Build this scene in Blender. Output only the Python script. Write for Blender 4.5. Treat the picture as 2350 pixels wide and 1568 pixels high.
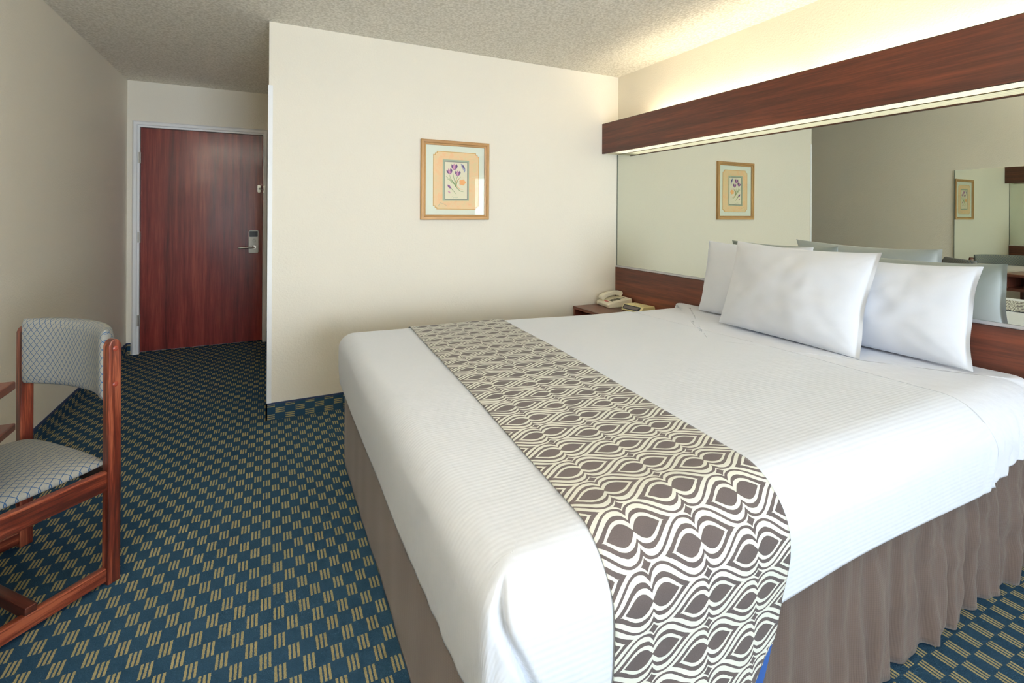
import bpy, bmesh, math, random
from mathutils import Vector, Matrix, noise
random.seed(7)
PI = math.pi
for o in list(bpy.data.objects): bpy.data.objects.remove(o)
SC = bpy.context.scene
COL = SC.collection

# ------------------------------------------------------------------ camera, world, big light, exposure
CAM_H = 1.270
F_PX, CY_PX, YAW, ROLL = 1124.0, 491.2, math.radians(26.453), math.radians(-0.316)
cd = bpy.data.cameras.new('camera'); cam = bpy.data.objects.new('camera', cd); COL.objects.link(cam)
cd.sensor_fit = 'HORIZONTAL'; cd.sensor_width = 36.0
cd.lens = F_PX / 2350.0 * 36.0
cd.shift_x = 0.0; cd.shift_y = (CY_PX - 784.0) / 2350.0
cd.clip_start = 0.05
cam.matrix_world = (Matrix.Translation((0, 0, CAM_H)) @ Matrix.Rotation(-YAW, 4, 'Z')
                    @ Matrix.Rotation(PI / 2, 4, 'X') @ Matrix.Rotation(-ROLL, 4, 'Z'))
SC.camera = cam

W = bpy.data.worlds.new('daylight'); SC.world = W; W.use_nodes = True
bg = W.node_tree.nodes['Background']
bg.inputs[0].default_value = (0.78, 0.89, 1.0, 1); bg.inputs[1].default_value = 17.5
SC.cycles.max_bounces = 16; SC.cycles.diffuse_bounces = 8; SC.cycles.glossy_bounces = 8; SC.cycles.transparent_max_bounces = 12

def s2l(c):
    c = c / 255.0
    return c / 12.92 if c <= 0.04045 else ((c + 0.055) / 1.055) ** 2.4
def rgb(r, g, b): return (s2l(r), s2l(g), s2l(b), 1.0)

WIN = (0.25, 2.55, 0.25, 2.32)      # window opening in the back wall: x0, x1, z0, z1
YB = -4.60                            # back wall
ld = bpy.data.lights.new('window_daylight', 'AREA'); ld.shape = 'RECTANGLE'
ld.size = WIN[1] - WIN[0]; ld.size_y = WIN[3] - WIN[2]
ld.cycles.is_portal = True; ld.energy = 1
lo = bpy.data.objects.new('window_daylight', ld); COL.objects.link(lo)
lo.location = ((WIN[0] + WIN[1]) / 2, YB - 0.02, (WIN[2] + WIN[3]) / 2); lo.rotation_euler = (PI / 2, 0, 0)

SC.view_settings.view_transform = 'Standard'; SC.view_settings.look = 'None'
SC.view_settings.gamma = 1.0; SC.view_settings.use_curve_mapping = False
SC.view_settings.exposure = 0.55
TUBE = 20.0; DIFF = 0.75; FILL_UP = 3000.0
WARM = (1.0, 0.90, 0.66, 1)

# ------------------------------------------------------------------ room numbers
L, M, P, D, H = -1.124, 2.672, 3.344, 5.412, 2.44
PX = 0.0
ZM, ZV0, ZV1, XV = 0.838, 1.776, 2.026, 2.504

# ------------------------------------------------------------------ materials
def mat(name, base=(0.5, 0.5, 0.5, 1), rough=0.6, **kw):
    m = bpy.data.materials.new(name); m.use_nodes = True
    b = m.node_tree.nodes['Principled BSDF']
    b.inputs['Base Color'].default_value = base; b.inputs['Roughness'].default_value = rough
    for k, v in kw.items(): b.inputs[k].default_value = v
    return m
class NT:
    def __init__(s, m): s.m = m; s.t = m.node_tree; s.b = s.t.nodes['Principled BSDF']
    def n(s, typ, **kw):
        x = s.t.nodes.new(typ)
        for k, v in kw.items(): setattr(x, k, v)
        return x
    def l(s, a, b): s.t.links.new(a, b)
    def val(s, sock, v):
        if hasattr(v, 'is_output') or isinstance(v, bpy.types.NodeSocket): s.l(v, sock)
        else: sock.default_value = v
    def math(s, op, a, b=None, c=None, clamp=False):
        x = s.n('ShaderNodeMath', operation=op, use_clamp=clamp)
        s.val(x.inputs[0], a)
        if b is not None: s.val(x.inputs[1], b)
        if c is not None: s.val(x.inputs[2], c)
        return x.outputs[0]
    def mix(s, f, a, b):
        x = s.n('ShaderNodeMix', data_type='RGBA'); s.val(x.inputs[0], f); s.val(x.inputs[6], a); s.val(x.inputs[7], b)
        return x.outputs[2]
    def coord(s, kind='Object'): return s.n('ShaderNodeTexCoord').outputs[kind]
    def scale(s, v, sc, loc=(0, 0, 0), rot=(0, 0, 0)):
        x = s.n('ShaderNodeMapping'); s.l(v, x.inputs[0]); x.inputs['Scale'].default_value = sc
        x.inputs['Location'].default_value = loc; x.inputs['Rotation'].default_value = rot
        return x.outputs[0]
    def noise(s, v, scale, detail=2, rough=0.5):
        x = s.n('ShaderNodeTexNoise'); s.l(v, x.inputs['Vector']); x.inputs['Scale'].default_value = scale
        x.inputs['Detail'].default_value = detail; x.inputs['Roughness'].default_value = rough
        return x.outputs[0]
    def ramp(s, f, stops):
        x = s.n('ShaderNodeValToRGB'); s.l(f, x.inputs[0]); e = x.color_ramp.elements
        while len(e) < len(stops): e.new(0.5)
        for i, (p, c) in enumerate(stops): e[i].position = p; e[i].color = c
        return x.outputs[0]
    def bump(s, h, strength=0.3, dist=0.002, prev=None):
        x = s.n('ShaderNodeBump'); s.l(h, x.inputs['Height']); x.inputs['Strength'].default_value = strength
        x.inputs['Distance'].default_value = dist
        if prev: s.l(prev, x.inputs['Normal'])
        s.l(x.outputs[0], s.b.inputs['Normal']); return x.outputs[0]
    def sepxyz(s, v):
        x = s.n('ShaderNodeSeparateXYZ'); s.l(v, x.inputs[0]); return x.outputs
def m_wall():
    m = mat('painted_plaster', rgb(234, 227, 212), 0.75); t = NT(m); v = t.coord()
    t.bump(t.noise(v, 95, 3, 0.6), 0.55, 0.0035)
    return m
def m_ceiling():
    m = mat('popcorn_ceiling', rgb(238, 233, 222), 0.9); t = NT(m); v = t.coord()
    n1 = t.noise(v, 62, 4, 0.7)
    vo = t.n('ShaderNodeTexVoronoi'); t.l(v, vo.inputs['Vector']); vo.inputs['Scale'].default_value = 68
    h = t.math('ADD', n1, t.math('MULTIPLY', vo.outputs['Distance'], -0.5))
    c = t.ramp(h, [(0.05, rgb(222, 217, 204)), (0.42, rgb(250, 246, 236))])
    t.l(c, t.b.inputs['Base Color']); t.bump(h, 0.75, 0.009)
    return m
def m_carpet():
    m = mat('patterned_carpet', rgb(38, 66, 92), 0.95); t = NT(m)
    uv = t.n('ShaderNodeUVMap'); wob = t.noise(uv.outputs[0], 160, 2)
    o = t.sepxyz(uv.outputs[0])
    w = t.math('MULTIPLY', t.math('SUBTRACT', wob, 0.5), 0.0035)
    px, py = 0.0742, 0.1130
    x = t.math('ADD', t.math('SUBTRACT', o[0], 0.036 - px * 20), w)
    y = t.math('ADD', t.math('SUBTRACT', o[1], 1.945 - py * 40), w)
    def patch(dx, dy):
        a = t.math('SUBTRACT', t.math('WRAP', t.math('ADD', x, dx + px / 2), px, 0.0), px / 2)
        b = t.math('SUBTRACT', t.math('WRAP', t.math('ADD', y, dy + py / 2), py, 0.0), py / 2)
        inside = t.math('MULTIPLY', t.math('LESS_THAN', t.math('ABSOLUTE', a), 0.0172), t.math('LESS_THAN', t.math('ABSOLUTE', b), 0.0265))
        st = t.math('WRAP', t.math('ADD', a, 0.0172 + 0.0115), 0.0115, 0.0)
        st = t.math('LESS_THAN', t.math('ABSOLUTE', t.math('SUBTRACT', st, 0.0058)), 0.0034)
        return t.math('MULTIPLY', inside, st)
    f = t.math('MAXIMUM', patch(0, 0), patch(px / 2, py / 2))
    tuft = t.noise(uv.outputs[0], 330, 2, 0.6)
    base = t.mix(tuft, rgb(17, 42, 62), rgb(50, 87, 116)); spot = t.mix(tuft, rgb(120, 108, 74), rgb(196, 184, 138))
    big = t.noise(uv.outputs[0], 2.2, 2)
    base = t.mix(t.math('MULTIPLY', big, 0.35), base, rgb(48, 70, 88))
    t.l(t.mix(f, base, spot), t.b.inputs['Base Color'])
    hgt = t.math('ADD', tuft, t.math('MULTIPLY', f, 0.3))
    t.bump(hgt, 0.9, 0.004); t.b.inputs['Specular IOR Level'].default_value = 0.1
    return m
def m_wood(name, c0, c1, c2, axis='Y', rough=0.3, freq=1.0, coat=0.0, contrast=1.0):
    m = mat(name, c1, rough); t = NT(m); v = t.coord()
    long_, cross = 1.2 * freq, 26.0 * freq
    sc = {'X': (long_, cross, cross), 'Y': (cross, long_, cross), 'Z': (cross, cross, long_)}[axis]
    vv = t.scale(v, sc)
    n1 = t.noise(vv, 1.0, 5, 0.62); n2 = t.noise(t.scale(v, tuple(q * 6 for q in sc)), 1.0, 2, 0.5)
    n3 = t.noise(t.scale(v, tuple(q * 0.33 for q in sc)), 1.0, 1, 0.5)
    f = t.math('ADD', t.math('MULTIPLY', n1, 0.6), t.math('ADD', t.math('MULTIPLY', n2, 0.2), t.math('MULTIPLY', n3, 0.3)))
    f = t.math('SUBTRACT', f, 0.05)
    k = 0.13 / contrast
    t.l(t.ramp(f, [(0.5 - k, c0), (0.5, c1), (0.5 + k, c2)]), t.b.inputs['Base Color'])
    t.b.inputs['Coat Weight'].default_value = coat; t.b.inputs['Coat Roughness'].default_value = 0.12
    t.bump(n2, 0.05, 0.0005)
    return m
def m_cloth(name, c, rough=0.85, bump=0.25, sc=900, rib=None, sheen=0.2, wr=None):
    m = mat(name, c, rough); t = NT(m); v = t.coord()
    t.b.inputs['Sheen Weight'].default_value = sheen; t.b.inputs['Specular IOR Level'].default_value = 0.2
    prev = None
    if wr: prev = t.bump(t.noise(v, wr[0], 4, 0.55), wr[1], wr[2])
    if rib:
        o = t.sepxyz(t.n('ShaderNodeUVMap').outputs[0])
        r = t.math('SINE', t.math('MULTIPLY', o[1], 2 * PI / rib))
        prev = t.bump(r, 0.30, 0.00045, prev)
    t.bump(t.noise(v, sc, 2), bump, 0.0006, prev)
    return m
def m_diamond(name):
    m = mat(name, rgb(150, 155, 160), 0.9); t = NT(m)
    uv = t.n('ShaderNodeUVMap').outputs[0]; o = t.sepxyz(uv)
    wob = t.math('MULTIPLY', t.math('SUBTRACT', t.noise(uv, 60, 1), 0.5), 0.10)
    a = t.math('DIVIDE', o[0], 0.0225); b = t.math('DIVIDE', o[1], 0.034)
    def line(s):
        q = t.math('ADD', s, wob)
        d = t.math('PINGPONG', q, 0.5)
        return t.math('LESS_THAN', d, 0.048)
    f = t.math('MAXIMUM', line(t.math('ADD', a, b)), line(t.math('SUBTRACT', a, b)))
    n = t.noise(uv, 620, 2, 0.6)
    base = t.mix(n, rgb(112, 114, 114), rgb(170, 168, 158))
    t.l(t.mix(f, base, rgb(50, 84, 122)), t.b.inputs['Base Color'])
    t.bump(n, 0.35, 0.001); t.b.inputs['Specular IOR Level'].default_value = 0.15
    return m
def m_runner():
    m = mat('ogee_print_fabric', rgb(84, 78, 80), 0.85); t = NT(m)
    o = t.sepxyz(t.n('ShaderNodeUVMap').outputs[0])
    AX, AY = 0.150, 0.0490
    x = t.math('PINGPONG', t.math('DIVIDE', o[0], AX), 1.0); y = t.math('PINGPONG', t.math('DIVIDE', o[1], AY), 1.0)
    curves = [[(0, .03), (.05, .17), (.12, .31), (.20, .36), (.28, .31), (.36, .19), (.43, .07), (.48, 0), (1, 0)],
              [(0, .24), (.04, .36), (.10, .46), (.19, .50), (.28, .45), (.36, .33), (.45, .15), (.56, 0), (1, 0)],
              [(0, .36), (.04, .50), (.10, .62), (.20, .67), (.30, .59), (.40, .43), (.50, .24), (.60, .09), (.69, 0), (1, 0)],
              [(0, .53), (.04, .68), (.10, .81), (.20, .865), (.30, .80), (.40, .64), (.50, .44), (.60, .25), (.70, .11), (.80, .055), (.87, .07), (.94, .13), (1, .26)]]
    def fc(inp, pts):
        x_ = t.n('ShaderNodeFloatCurve'); c = x_.mapping.curves[0]
        c.points[0].location = pts[0]; c.points[1].location = pts[-1]
        for p in pts[1:-1]: c.points.new(*p)
        for p in c.points: p.handle_type = 'AUTO_CLAMPED'
        x_.mapping.update(); t.l(inp, x_.inputs['Value']); return x_.outputs[0]
    def rings(xx, yy):
        ins = [t.math('LESS_THAN', yy, t.math('SUBTRACT', fc(xx, c), 0.003)) for c in curves]
        ring = t.math('MULTIPLY', ins[2], t.math('SUBTRACT', 1.0, ins[1]))
        return t.math('MAXIMUM', ins[0], ring), ins[3]
    x1 = t.math('SUBTRACT', 1.0, x); y1 = t.math('SUBTRACT', 1.0, y)
    dA, iA = rings(x, y); dB, iB = rings(x1, y1)
    def star(xx, yy):
        s = t.math('ADD', t.math('POWER', t.math('DIVIDE', xx, 0.092), 0.8), t.math('POWER', t.math('DIVIDE', yy, 0.20), 0.8))
        return t.math('LESS_THAN', s, 1.0)
    st = t.math('MAXIMUM', star(x, y1), star(x1, y))
    wave = t.math('SUBTRACT', 1.0, t.math('MAXIMUM', iA, iB))
    f = t.math('MAXIMUM', t.math('MAXIMUM', t.math('MAXIMUM', dA, dB), st), wave)
    n = t.noise(t.coord(), 500, 2); n2 = t.noise(t.coord(), 14, 3)
    dk = t.mix(n, rgb(78, 70, 70), rgb(100, 92, 92)); dk = t.mix(t.math('MULTIPLY', n2, 0.3), dk, rgb(84, 80, 84))
    t.l(t.mix(f, rgb(214, 216, 206), dk), t.b.inputs['Base Color'])
    t.b.inputs['Sheen Weight'].default_value = 0.15; t.b.inputs['Specular IOR Level'].default_value = 0.15
    t.bump(n, 0.2, 0.0006)
    return m
def m_emit(name, c, s, base=(0.9, 0.9, 0.85, 1)):
    m = mat(name, base, 0.5); b = m.node_tree.nodes['Principled BSDF']
    b.inputs['Emission Color'].default_value = c; b.inputs['Emission Strength'].default_value = s
    return m
def m_diffuser():
    m = m_emit('prismatic_diffuser', (1.0, 0.90, 0.62, 1), DIFF); t = NT(m); v = t.coord(); o = t.sepxyz(v)
    w = t.math('MULTIPLY_ADD', t.math('SINE', t.math('MULTIPLY', o[1], 2 * PI / 0.018)), 0.14, 0.86)
    w2 = t.math('MULTIPLY_ADD', t.math('SINE', t.math('MULTIPLY', o[0], 2 * PI / 0.018)), 0.10, 0.9)
    t.l(t.math('MULTIPLY', t.math('MULTIPLY', w, w2), DIFF), t.b.inputs['Emission Strength'])
    return m
def m_skirt():
    m = mat('ribbed_taupe_cloth', rgb(120, 104, 96), 0.85); t = NT(m)
    o = t.sepxyz(t.n('ShaderNodeUVMap').outputs[0])
    r = t.math('SINE', t.math('MULTIPLY', o[0], 2 * PI / 0.006)); r2 = t.math('SINE', t.math('MULTIPLY', o[1], 2 * PI / 0.006))
    h = t.math('ADD', r, t.math('MULTIPLY', r2, 0.5))
    t.l(t.mix(t.math('MULTIPLY_ADD', h, 0.15, 0.5), rgb(82, 70, 65), rgb(103, 90, 83)), t.b.inputs['Base Color'])
    t.bump(h, 0.25, 0.0006); t.b.inputs['Specular IOR Level'].default_value = 0.2; t.b.inputs['Sheen Weight'].default_value = 0.2
    return m
def m_print_paper():
    m = mat('peach_marbled_paper', rgb(232, 205, 158), 0.6); t = NT(m); v = t.coord()
    n = t.noise(v, 16, 4, 0.7)
    t.l(t.ramp(n, [(0.3, rgb(226, 208, 160)), (0.5, rgb(236, 205, 158)), (0.7, rgb(240, 190, 140))]), t.b.inputs['Base Color'])
    return m
MW = m_wall(); MC = m_ceiling(); MCARP = m_carpet()
LAM = m_wood('cherry_laminate', rgb(72, 44, 36), rgb(97, 55, 42), rgb(126, 70, 49), 'Y', 0.32, 1.0, 0.0)
LAMZ = m_wood('cherry_laminate_upright', rgb(76, 42, 35), rgb(100, 52, 40), rgb(128, 66, 47), 'Z', 0.35)
DOORM = m_wood('mahogany_door_veneer', rgb(84, 32, 30), rgb(122, 46, 42), rgb(148, 68, 54), 'Z', 0.26, 0.9, 0.3, 0.9)
CW = m_wood('stained_chair_wood', rgb(62, 26, 19), rgb(102, 42, 29), rgb(160, 88, 60), 'Z', 0.32, 2.3, 0.25, 1.3)
CWY = m_wood('stained_chair_wood_rail', rgb(62, 26, 19), rgb(104, 43, 29), rgb(156, 84, 56), 'Y', 0.32, 2.3, 0.25, 1.3)
CWX = m_wood('stained_chair_wood_cross', rgb(50, 24, 20), rgb(80, 38, 28), rgb(108, 54, 38), 'X', 0.35, 1.4, 0.2)
EDGE = mat('worn_wood_edge', rgb(150, 92, 56), 0.4)
PLUG = mat('wood_plug', rgb(150, 66, 48), 0.25)
TRIM = mat('white_trim_paint', rgb(236, 236, 236), 0.4)
METAL = mat('brushed_nickel', rgb(196, 194, 186), 0.32, Metallic=0.9)
CHROME = mat('polished_metal', rgb(215, 215, 212), 0.15, Metallic=1.0)
LOCKP = mat('satin_lock_plate', rgb(196, 196, 190), 0.4, Metallic=0.35)
BLACK = mat('black_plastic', rgb(22, 24, 30), 0.25)
DARKM = mat('dark_bronze', rgb(48, 40, 38), 0.4, Metallic=0.6)
MIR = mat('mirror_silver', (0.70, 0.73, 0.66, 1), 0.0, Metallic=1.0)
MIREDGE = mat('mirror_edge', rgb(96, 108, 98), 0.3)
ALU = mat('aluminium_channel', rgb(206, 206, 210), 0.35, Metallic=0.5)
SHEET = m_cloth('white_ribbed_coverlet', (0.66, 0.70, 0.775, 1), 0.8, 0.15, 700, 0.0125, 0.25, (5, 0.25, 0.02))
SHEET2 = m_cloth('white_cotton', (0.67, 0.70, 0.77, 1), 0.8, 0.15, 800, None, 0.25, (7, 0.35, 0.02))
PILC = m_cloth('pillowcase_cotton', (0.68, 0.71, 0.775, 1), 0.8, 0.2, 800, None, 0.25, (9, 0.16, 0.012))
MATT = m_cloth('cream_mattress_ticking', rgb(196, 190, 172))
SKIRT = m_skirt(); RUN = m_runner()
LINING = mat('blue_lining', rgb(44, 88, 160), 0.7)
FAB = m_diamond('blue_diamond_upholstery')
PLAST = mat('ivory_plastic', rgb(232, 226, 204), 0.4)
PLAST2 = mat('cream_plastic', rgb(226, 214, 158), 0.4)
KEY = mat('dark_key', rgb(74, 70, 52), 0.4)
RED = mat('red_label', rgb(170, 50, 50), 0.5)
LCD = mat('display_window', rgb(92, 84, 80), 0.2)
LCDG = mat('caller_display', rgb(160, 166, 148), 0.2)
INK = mat('print_ink', rgb(110, 100, 100), 0.6)
FRAMEW = m_wood('light_oak_frame', rgb(160, 116, 66), rgb(184, 140, 86), rgb(204, 160, 104), 'Z', 0.4, 2.0)
FRAMEX = m_wood('light_oak_frame_rail', rgb(160, 116, 66), rgb(184, 140, 86), rgb(204, 160, 104), 'X', 0.4, 2.0)
MATB = mat('white_mat_board', rgb(226, 230, 214), 0.7)
BEV = mat('gold_mat_bevel', rgb(206, 160, 84), 0.5)
PAPER = m_print_paper()
CREAMP0 = mat('cream_fill_bowl', rgb(236, 230, 214), .5)
GLASS = bpy.data.materials.new('clear_glazing'); GLASS.use_nodes = True
_t = GLASS.node_tree; _t.nodes.clear()
_o = _t.nodes.new('ShaderNodeOutputMaterial'); _m = _t.nodes.new('ShaderNodeMixShader'); _a = _t.nodes.new('ShaderNodeBsdfTransparent')
_g = _t.nodes.new('ShaderNodeBsdfGlossy'); _g.inputs['Roughness'].default_value = 0.02
_f = _t.nodes.new('ShaderNodeFresnel'); _f.inputs[0].default_value = 1.45
_t.links.new(_f.outputs[0], _m.inputs[0]); _t.links.new(_a.outputs[0], _m.inputs[1]); _t.links.new(_g.outputs[0], _m.inputs[2]); _t.links.new(_m.outputs[0], _o.inputs[0])

# ------------------------------------------------------------------ mesh helpers
def link(o, parent=None):
    COL.objects.link(o)
    if parent: o.parent = parent
    return o
def mesh_obj(name, verts, faces, m, parent=None, smooth=False, uvs=None, loc=(0, 0, 0), mats=None, fm=None):
    me = bpy.data.meshes.new(name); me.from_pydata([tuple(v) for v in verts], [], faces); me.update()
    for q in (mats or [m]): me.materials.append(q)
    if smooth:
        for p in me.polygons: p.use_smooth = True
    if fm:
        for p, i in zip(me.polygons, fm): p.material_index = i
    if uvs:
        ul = me.uv_layers.new(name='UVMap')
        for p in me.polygons:
            for li, vi in zip(p.loop_indices, p.vertices): ul.data[li].uv = uvs[vi]
    o = bpy.data.objects.new(name, me); o.location = loc
    return link(o, parent)
class MB:
    """collects simple solids into one mesh"""
    def __init__(s): s.v = []; s.f = []; s.m = []
    def box(s, x0, x1, y0, y1, z0, z1, mi=0, M4=None):
        b = len(s.v); vs = [(x, y, z) for z in (z0, z1) for y in (y0, y1) for x in (x0, x1)]
        if M4: vs = [tuple(M4 @ Vector(q)) for q in vs]
        s.v += vs
        for q in ((0, 2, 3, 1), (4, 5, 7, 6), (0, 1, 5, 4), (2, 6, 7, 3), (1, 3, 7, 5), (0, 4, 6, 2)):
            s.f.append(tuple(b + i for i in q)); s.m.append(mi)
        return s
    def cyl(s, p0, p1, r0, r1=None, n=20, mi=0):
        r1 = r0 if r1 is None else r1; p0, p1 = Vector(p0), Vector(p1); d = (p1 - p0).normalized()
        a = d.orthogonal().normalized(); c = d.cross(a); b = len(s.v)
        for p, r in ((p0, r0), (p1, r1)):
            for i in range(n):
                t = 2 * PI * i / n; s.v.append(tuple(p + a * (r * math.cos(t)) + c * (r * math.sin(t))))
        for i in range(n):
            j = (i + 1) % n; s.f.append((b + i, b + j, b + n + j, b + n + i)); s.m.append(mi)
        s.f.append(tuple(b + n - 1 - i for i in range(n))); s.m.append(mi)
        s.f.append(tuple(b + n + i for i in range(n))); s.m.append(mi)
        return s
    def tube(s, pts, r, n=12, mi=0):
        pts = [Vector(p) for p in pts]; b = len(s.v); up = None
        for i, p in enumerate(pts):
            d = (pts[min(i + 1, len(pts) - 1)] - pts[max(i - 1, 0)]).normalized()
            if up is None: up = d.orthogonal().normalized()
            up = (up - d * up.dot(d)).normalized(); c = d.cross(up)
            rr = r[i] if isinstance(r, (list, tuple)) else r
            for k in range(n):
                t = 2 * PI * k / n; s.v.append(tuple(p + up * (rr * math.cos(t)) + c * (rr * math.sin(t))))
        for i in range(len(pts) - 1):
            for k in range(n):
                j = (k + 1) % n; s.f.append((b + i * n + k, b + i * n + j, b + (i + 1) * n + j, b + (i + 1) * n + k)); s.m.append(mi)
        s.f.append(tuple(b + n - 1 - i for i in range(n))); s.m.append(mi)
        e = b + (len(pts) - 1) * n; s.f.append(tuple(e + i for i in range(n))); s.m.append(mi)
        return s
    def prism(s, poly, axis, a0, a1, mi=0):
        """poly of 2D points extruded along axis ('x','y','z') from a0 to a1"""
        b = len(s.v); n = len(poly)
        def P3(q, a): return {'x': (a, q[0], q[1]), 'y': (q[0], a, q[1]), 'z': (q[0], q[1], a)}[axis]
        s.v += [P3(q, a0) for q in poly] + [P3(q, a1) for q in poly]
        for i in range(n):
            j = (i + 1) % n; s.f.append((b + i, b + j, b + n + j, b + n + i)); s.m.append(mi)
        s.f.append(tuple(b + n - 1 - i for i in range(n))); s.m.append(mi)
        s.f.append(tuple(b + n + i for i in range(n))); s.m.append(mi)
        return s
    def build(s, name, m, parent=None, bevel=0.0, smooth=False, mats=None, loc=(0, 0, 0), seg=2):
        o = mesh_obj(name, s.v, s.f, m, parent, smooth, None, loc, mats, s.m)
        bm = bmesh.new(); bm.from_mesh(o.data); bmesh.ops.recalc_face_normals(bm, faces=bm.faces); bm.to_mesh(o.data); bm.free()
        if bevel:
            md = o.modifiers.new('bevel', 'BEVEL'); md.width = bevel; md.segments = seg; md.limit_method = 'ANGLE'; md.angle_limit = math.radians(40)
            for p in o.data.polygons: p.use_smooth = True
            wn = o.modifiers.new('wn', 'WEIGHTED_NORMAL'); wn.keep_sharp = True
        return o
def tag(o, label=None, cat=None, group=None, kind=None):
    if label: o['label'] = label
    if cat: o['category'] = cat
    if group: o['group'] = group
    if kind: o['kind'] = kind
    return o
def thing(name, label, cat, loc=(0, 0, 0), rz=0, group=None):
    o = bpy.data.objects.new(name, None); COL.objects.link(o); o.location = loc; o.rotation_euler = (0, 0, rz); o.empty_display_size = 0.1
    return tag(o, label, cat, group)
def struct(o, label=None): o['kind'] = 'structure'; return tag(o, label)

# ------------------------------------------------------------------ room shell
T = 0.12
X0, X1 = L, M
def uvbox(name, verts, faces, uvs, m): return mesh_obj(name, verts, faces, m, None, False, uvs)
fl = uvbox('floor', [(X0 - T, YB - T, 0), (X1 + T, YB - T, 0), (X1 + T, D + T, 0), (X0 - T, D + T, 0)], [(0, 1, 2, 3)],
           [(X0 - T, YB - T), (X1 + T, YB - T), (X1 + T, D + T), (X0 - T, D + T)], MCARP); struct(fl, 'navy carpet with tan checkered stripe patches')
md = fl.modifiers.new('thick', 'SOLIDIFY'); md.thickness = 0.08; md.offset = -1
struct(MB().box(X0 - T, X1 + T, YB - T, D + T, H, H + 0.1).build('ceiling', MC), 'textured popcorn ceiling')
struct(MB().box(X0 - T, X0, YB - T, D + T, 0, H).build('wall_left', MW))
struct(MB().box(X1, X1 + T, YB - T, P, 0, H).build('wall_right', MW), 'cream wall above and below the mirror')
struct(MB().box(PX, X1 + T, P, D + T, 0, H).build('wall_partition', MW), 'cream wall jutting out beside the entry, the picture hangs on it')
DX0, DX1, DZ = -1.030, -0.048, 2.03
struct(MB().box(X0, DX0 - 0.01, D, D + T, 0, H).box(DX0 - 0.01, PX, D, D + T, DZ + 0.01, H).box(DX1 + 0.01, PX, D, D + T, 0, DZ + 0.01).build('wall_entry', MW), 'short wall around the entry door')
wx0, wx1, wz0, wz1 = WIN
struct(MB().box(X0, wx0, YB - T, YB, 0, H).box(wx1, X1, YB - T, YB, 0, H).box(wx0, wx1, YB - T, YB, 0, wz0).box(wx0, wx1, YB - T, YB, wz1, H).build('wall_back', MW))
wf = MB()
for a, b, c, d in ((wx0, wx0 + .05, wz0, wz1), (wx1 - .05, wx1, wz0, wz1), (wx0 + .05, wx1 - .05, wz0, wz0 + .05), (wx0 + .05, wx1 - .05, wz1 - .05, wz1), ((wx0 + wx1) / 2 - .02, (wx0 + wx1) / 2 + .02, wz0 + .05, wz1 - .05)):
    wf.box(a, b, YB - .09, YB - .05, c, d)
wfo = struct(wf.build('window_1', TRIM)); 
mesh_obj('pane', [(wx0 + .05, YB - .07, wz0 + .05), (wx1 - .05, YB - .07, wz0 + .05), (wx1 - .05, YB - .07, wz1 - .05), (wx0 + .05, YB - .07, wz1 - .05)], [(0, 1, 2, 3)], GLASS, wfo)
# corner guard on the partition's outer corner
struct(MB().box(PX - 0.004, PX + 0.022, P - 0.004, P, 0.10, 2.05).box(PX - 0.004, PX, P, P + 0.022, 0.10, 2.05).build('trim_1', TRIM), 'thin white corner guard on the partition edge')
# carpet base: strips of the floor carpet, turned on their side, with a bound top edge
BH = 0.103
BIND = mat('navy_binding_tape', rgb(34, 54, 92), 0.8)
def base(name, p0, p1, n, label=None):
    p0, p1 = Vector((*p0, 0)), Vector((*p1, 0)); n = Vector((*n, 0)); ln = (p1 - p0).length; t = 0.009
    v = [p0 + n * t, p1 + n * t, p1 + n * t + Vector((0, 0, BH - .010)), p0 + n * t + Vector((0, 0, BH - .010)),
         p1 + n * t + Vector((0, 0, BH)), p0 + n * t + Vector((0, 0, BH)), p1 + Vector((0, 0, BH)), p0 + Vector((0, 0, BH)), p0, p1]
    off = 0.017
    uv = [(off, 0), (off, ln), (off + BH - .01, ln), (off + BH - .01, 0), (0, 0), (0, 0), (0, 0), (0, 0), (off, 0), (off, ln)]
    o = mesh_obj(name, v, [(0, 1, 2, 3), (3, 2, 4, 5), (5, 4, 6, 7), (0, 3, 5, 7, 8), (1, 9, 6, 4, 2)], MCARP, None, False, uv, mats=[MCARP, BIND], fm=[0, 1, 1, 0, 0])
    return struct(o, label)
base('baseboard_partition', (PX - 0.009, P), (X1, P), (0, -1), 'carpet strip base under the picture wall')
base('baseboard_hall', (PX, D), (PX, P - 0.009), (-1, 0))
base('baseboard_left', (X0, YB), (X0, D), (1, 0), 'carpet strip base along the left wall')
base('baseboard_entry', (X0, D), (DX0 - 0.062, D), (0, -1))
base('baseboard_right', (X1, P), (X1, YB), (-1, 0))

# ------------------------------------------------------------------ added uplight, out of view, to brighten the ceiling and left wall
tl = thing('added_fill_lamp', 'added unseen fill light, dark metal pole with an upward bowl', 'added fill light', (-0.80, 0.0, 0))
def lathe(prof, n=40):
    v = []; f = []
    for r_, z_ in prof:
        for i in range(n): v.append((r_ * math.cos(2 * PI * i / n), r_ * math.sin(2 * PI * i / n), z_))
    for k in range(len(prof) - 1):
        for i in range(n): f.append((k * n + i, k * n + (i + 1) % n, (k + 1) * n + (i + 1) % n, (k + 1) * n + i))
    return v, f
v_, f_ = lathe([(0.001, 0), (.14, 0), (.14, .012), (.03, .03), (.001, .031)]); mesh_obj('base', v_, f_, DARKM, tl, True)
v_, f_ = lathe([(0.012, .02), (.012, 1.66)]); mesh_obj('pole', v_, f_, DARKM, tl, True)
v_, f_ = lathe([(0.001, 1.655), (.05, 1.66), (.11, 1.69), (.16, 1.75), (.164, 1.75), (.114, 1.686), (.05, 1.654), (0.001, 1.65)]); mesh_obj('bowl_shade', v_, f_, CREAMP0, tl, True)
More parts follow.
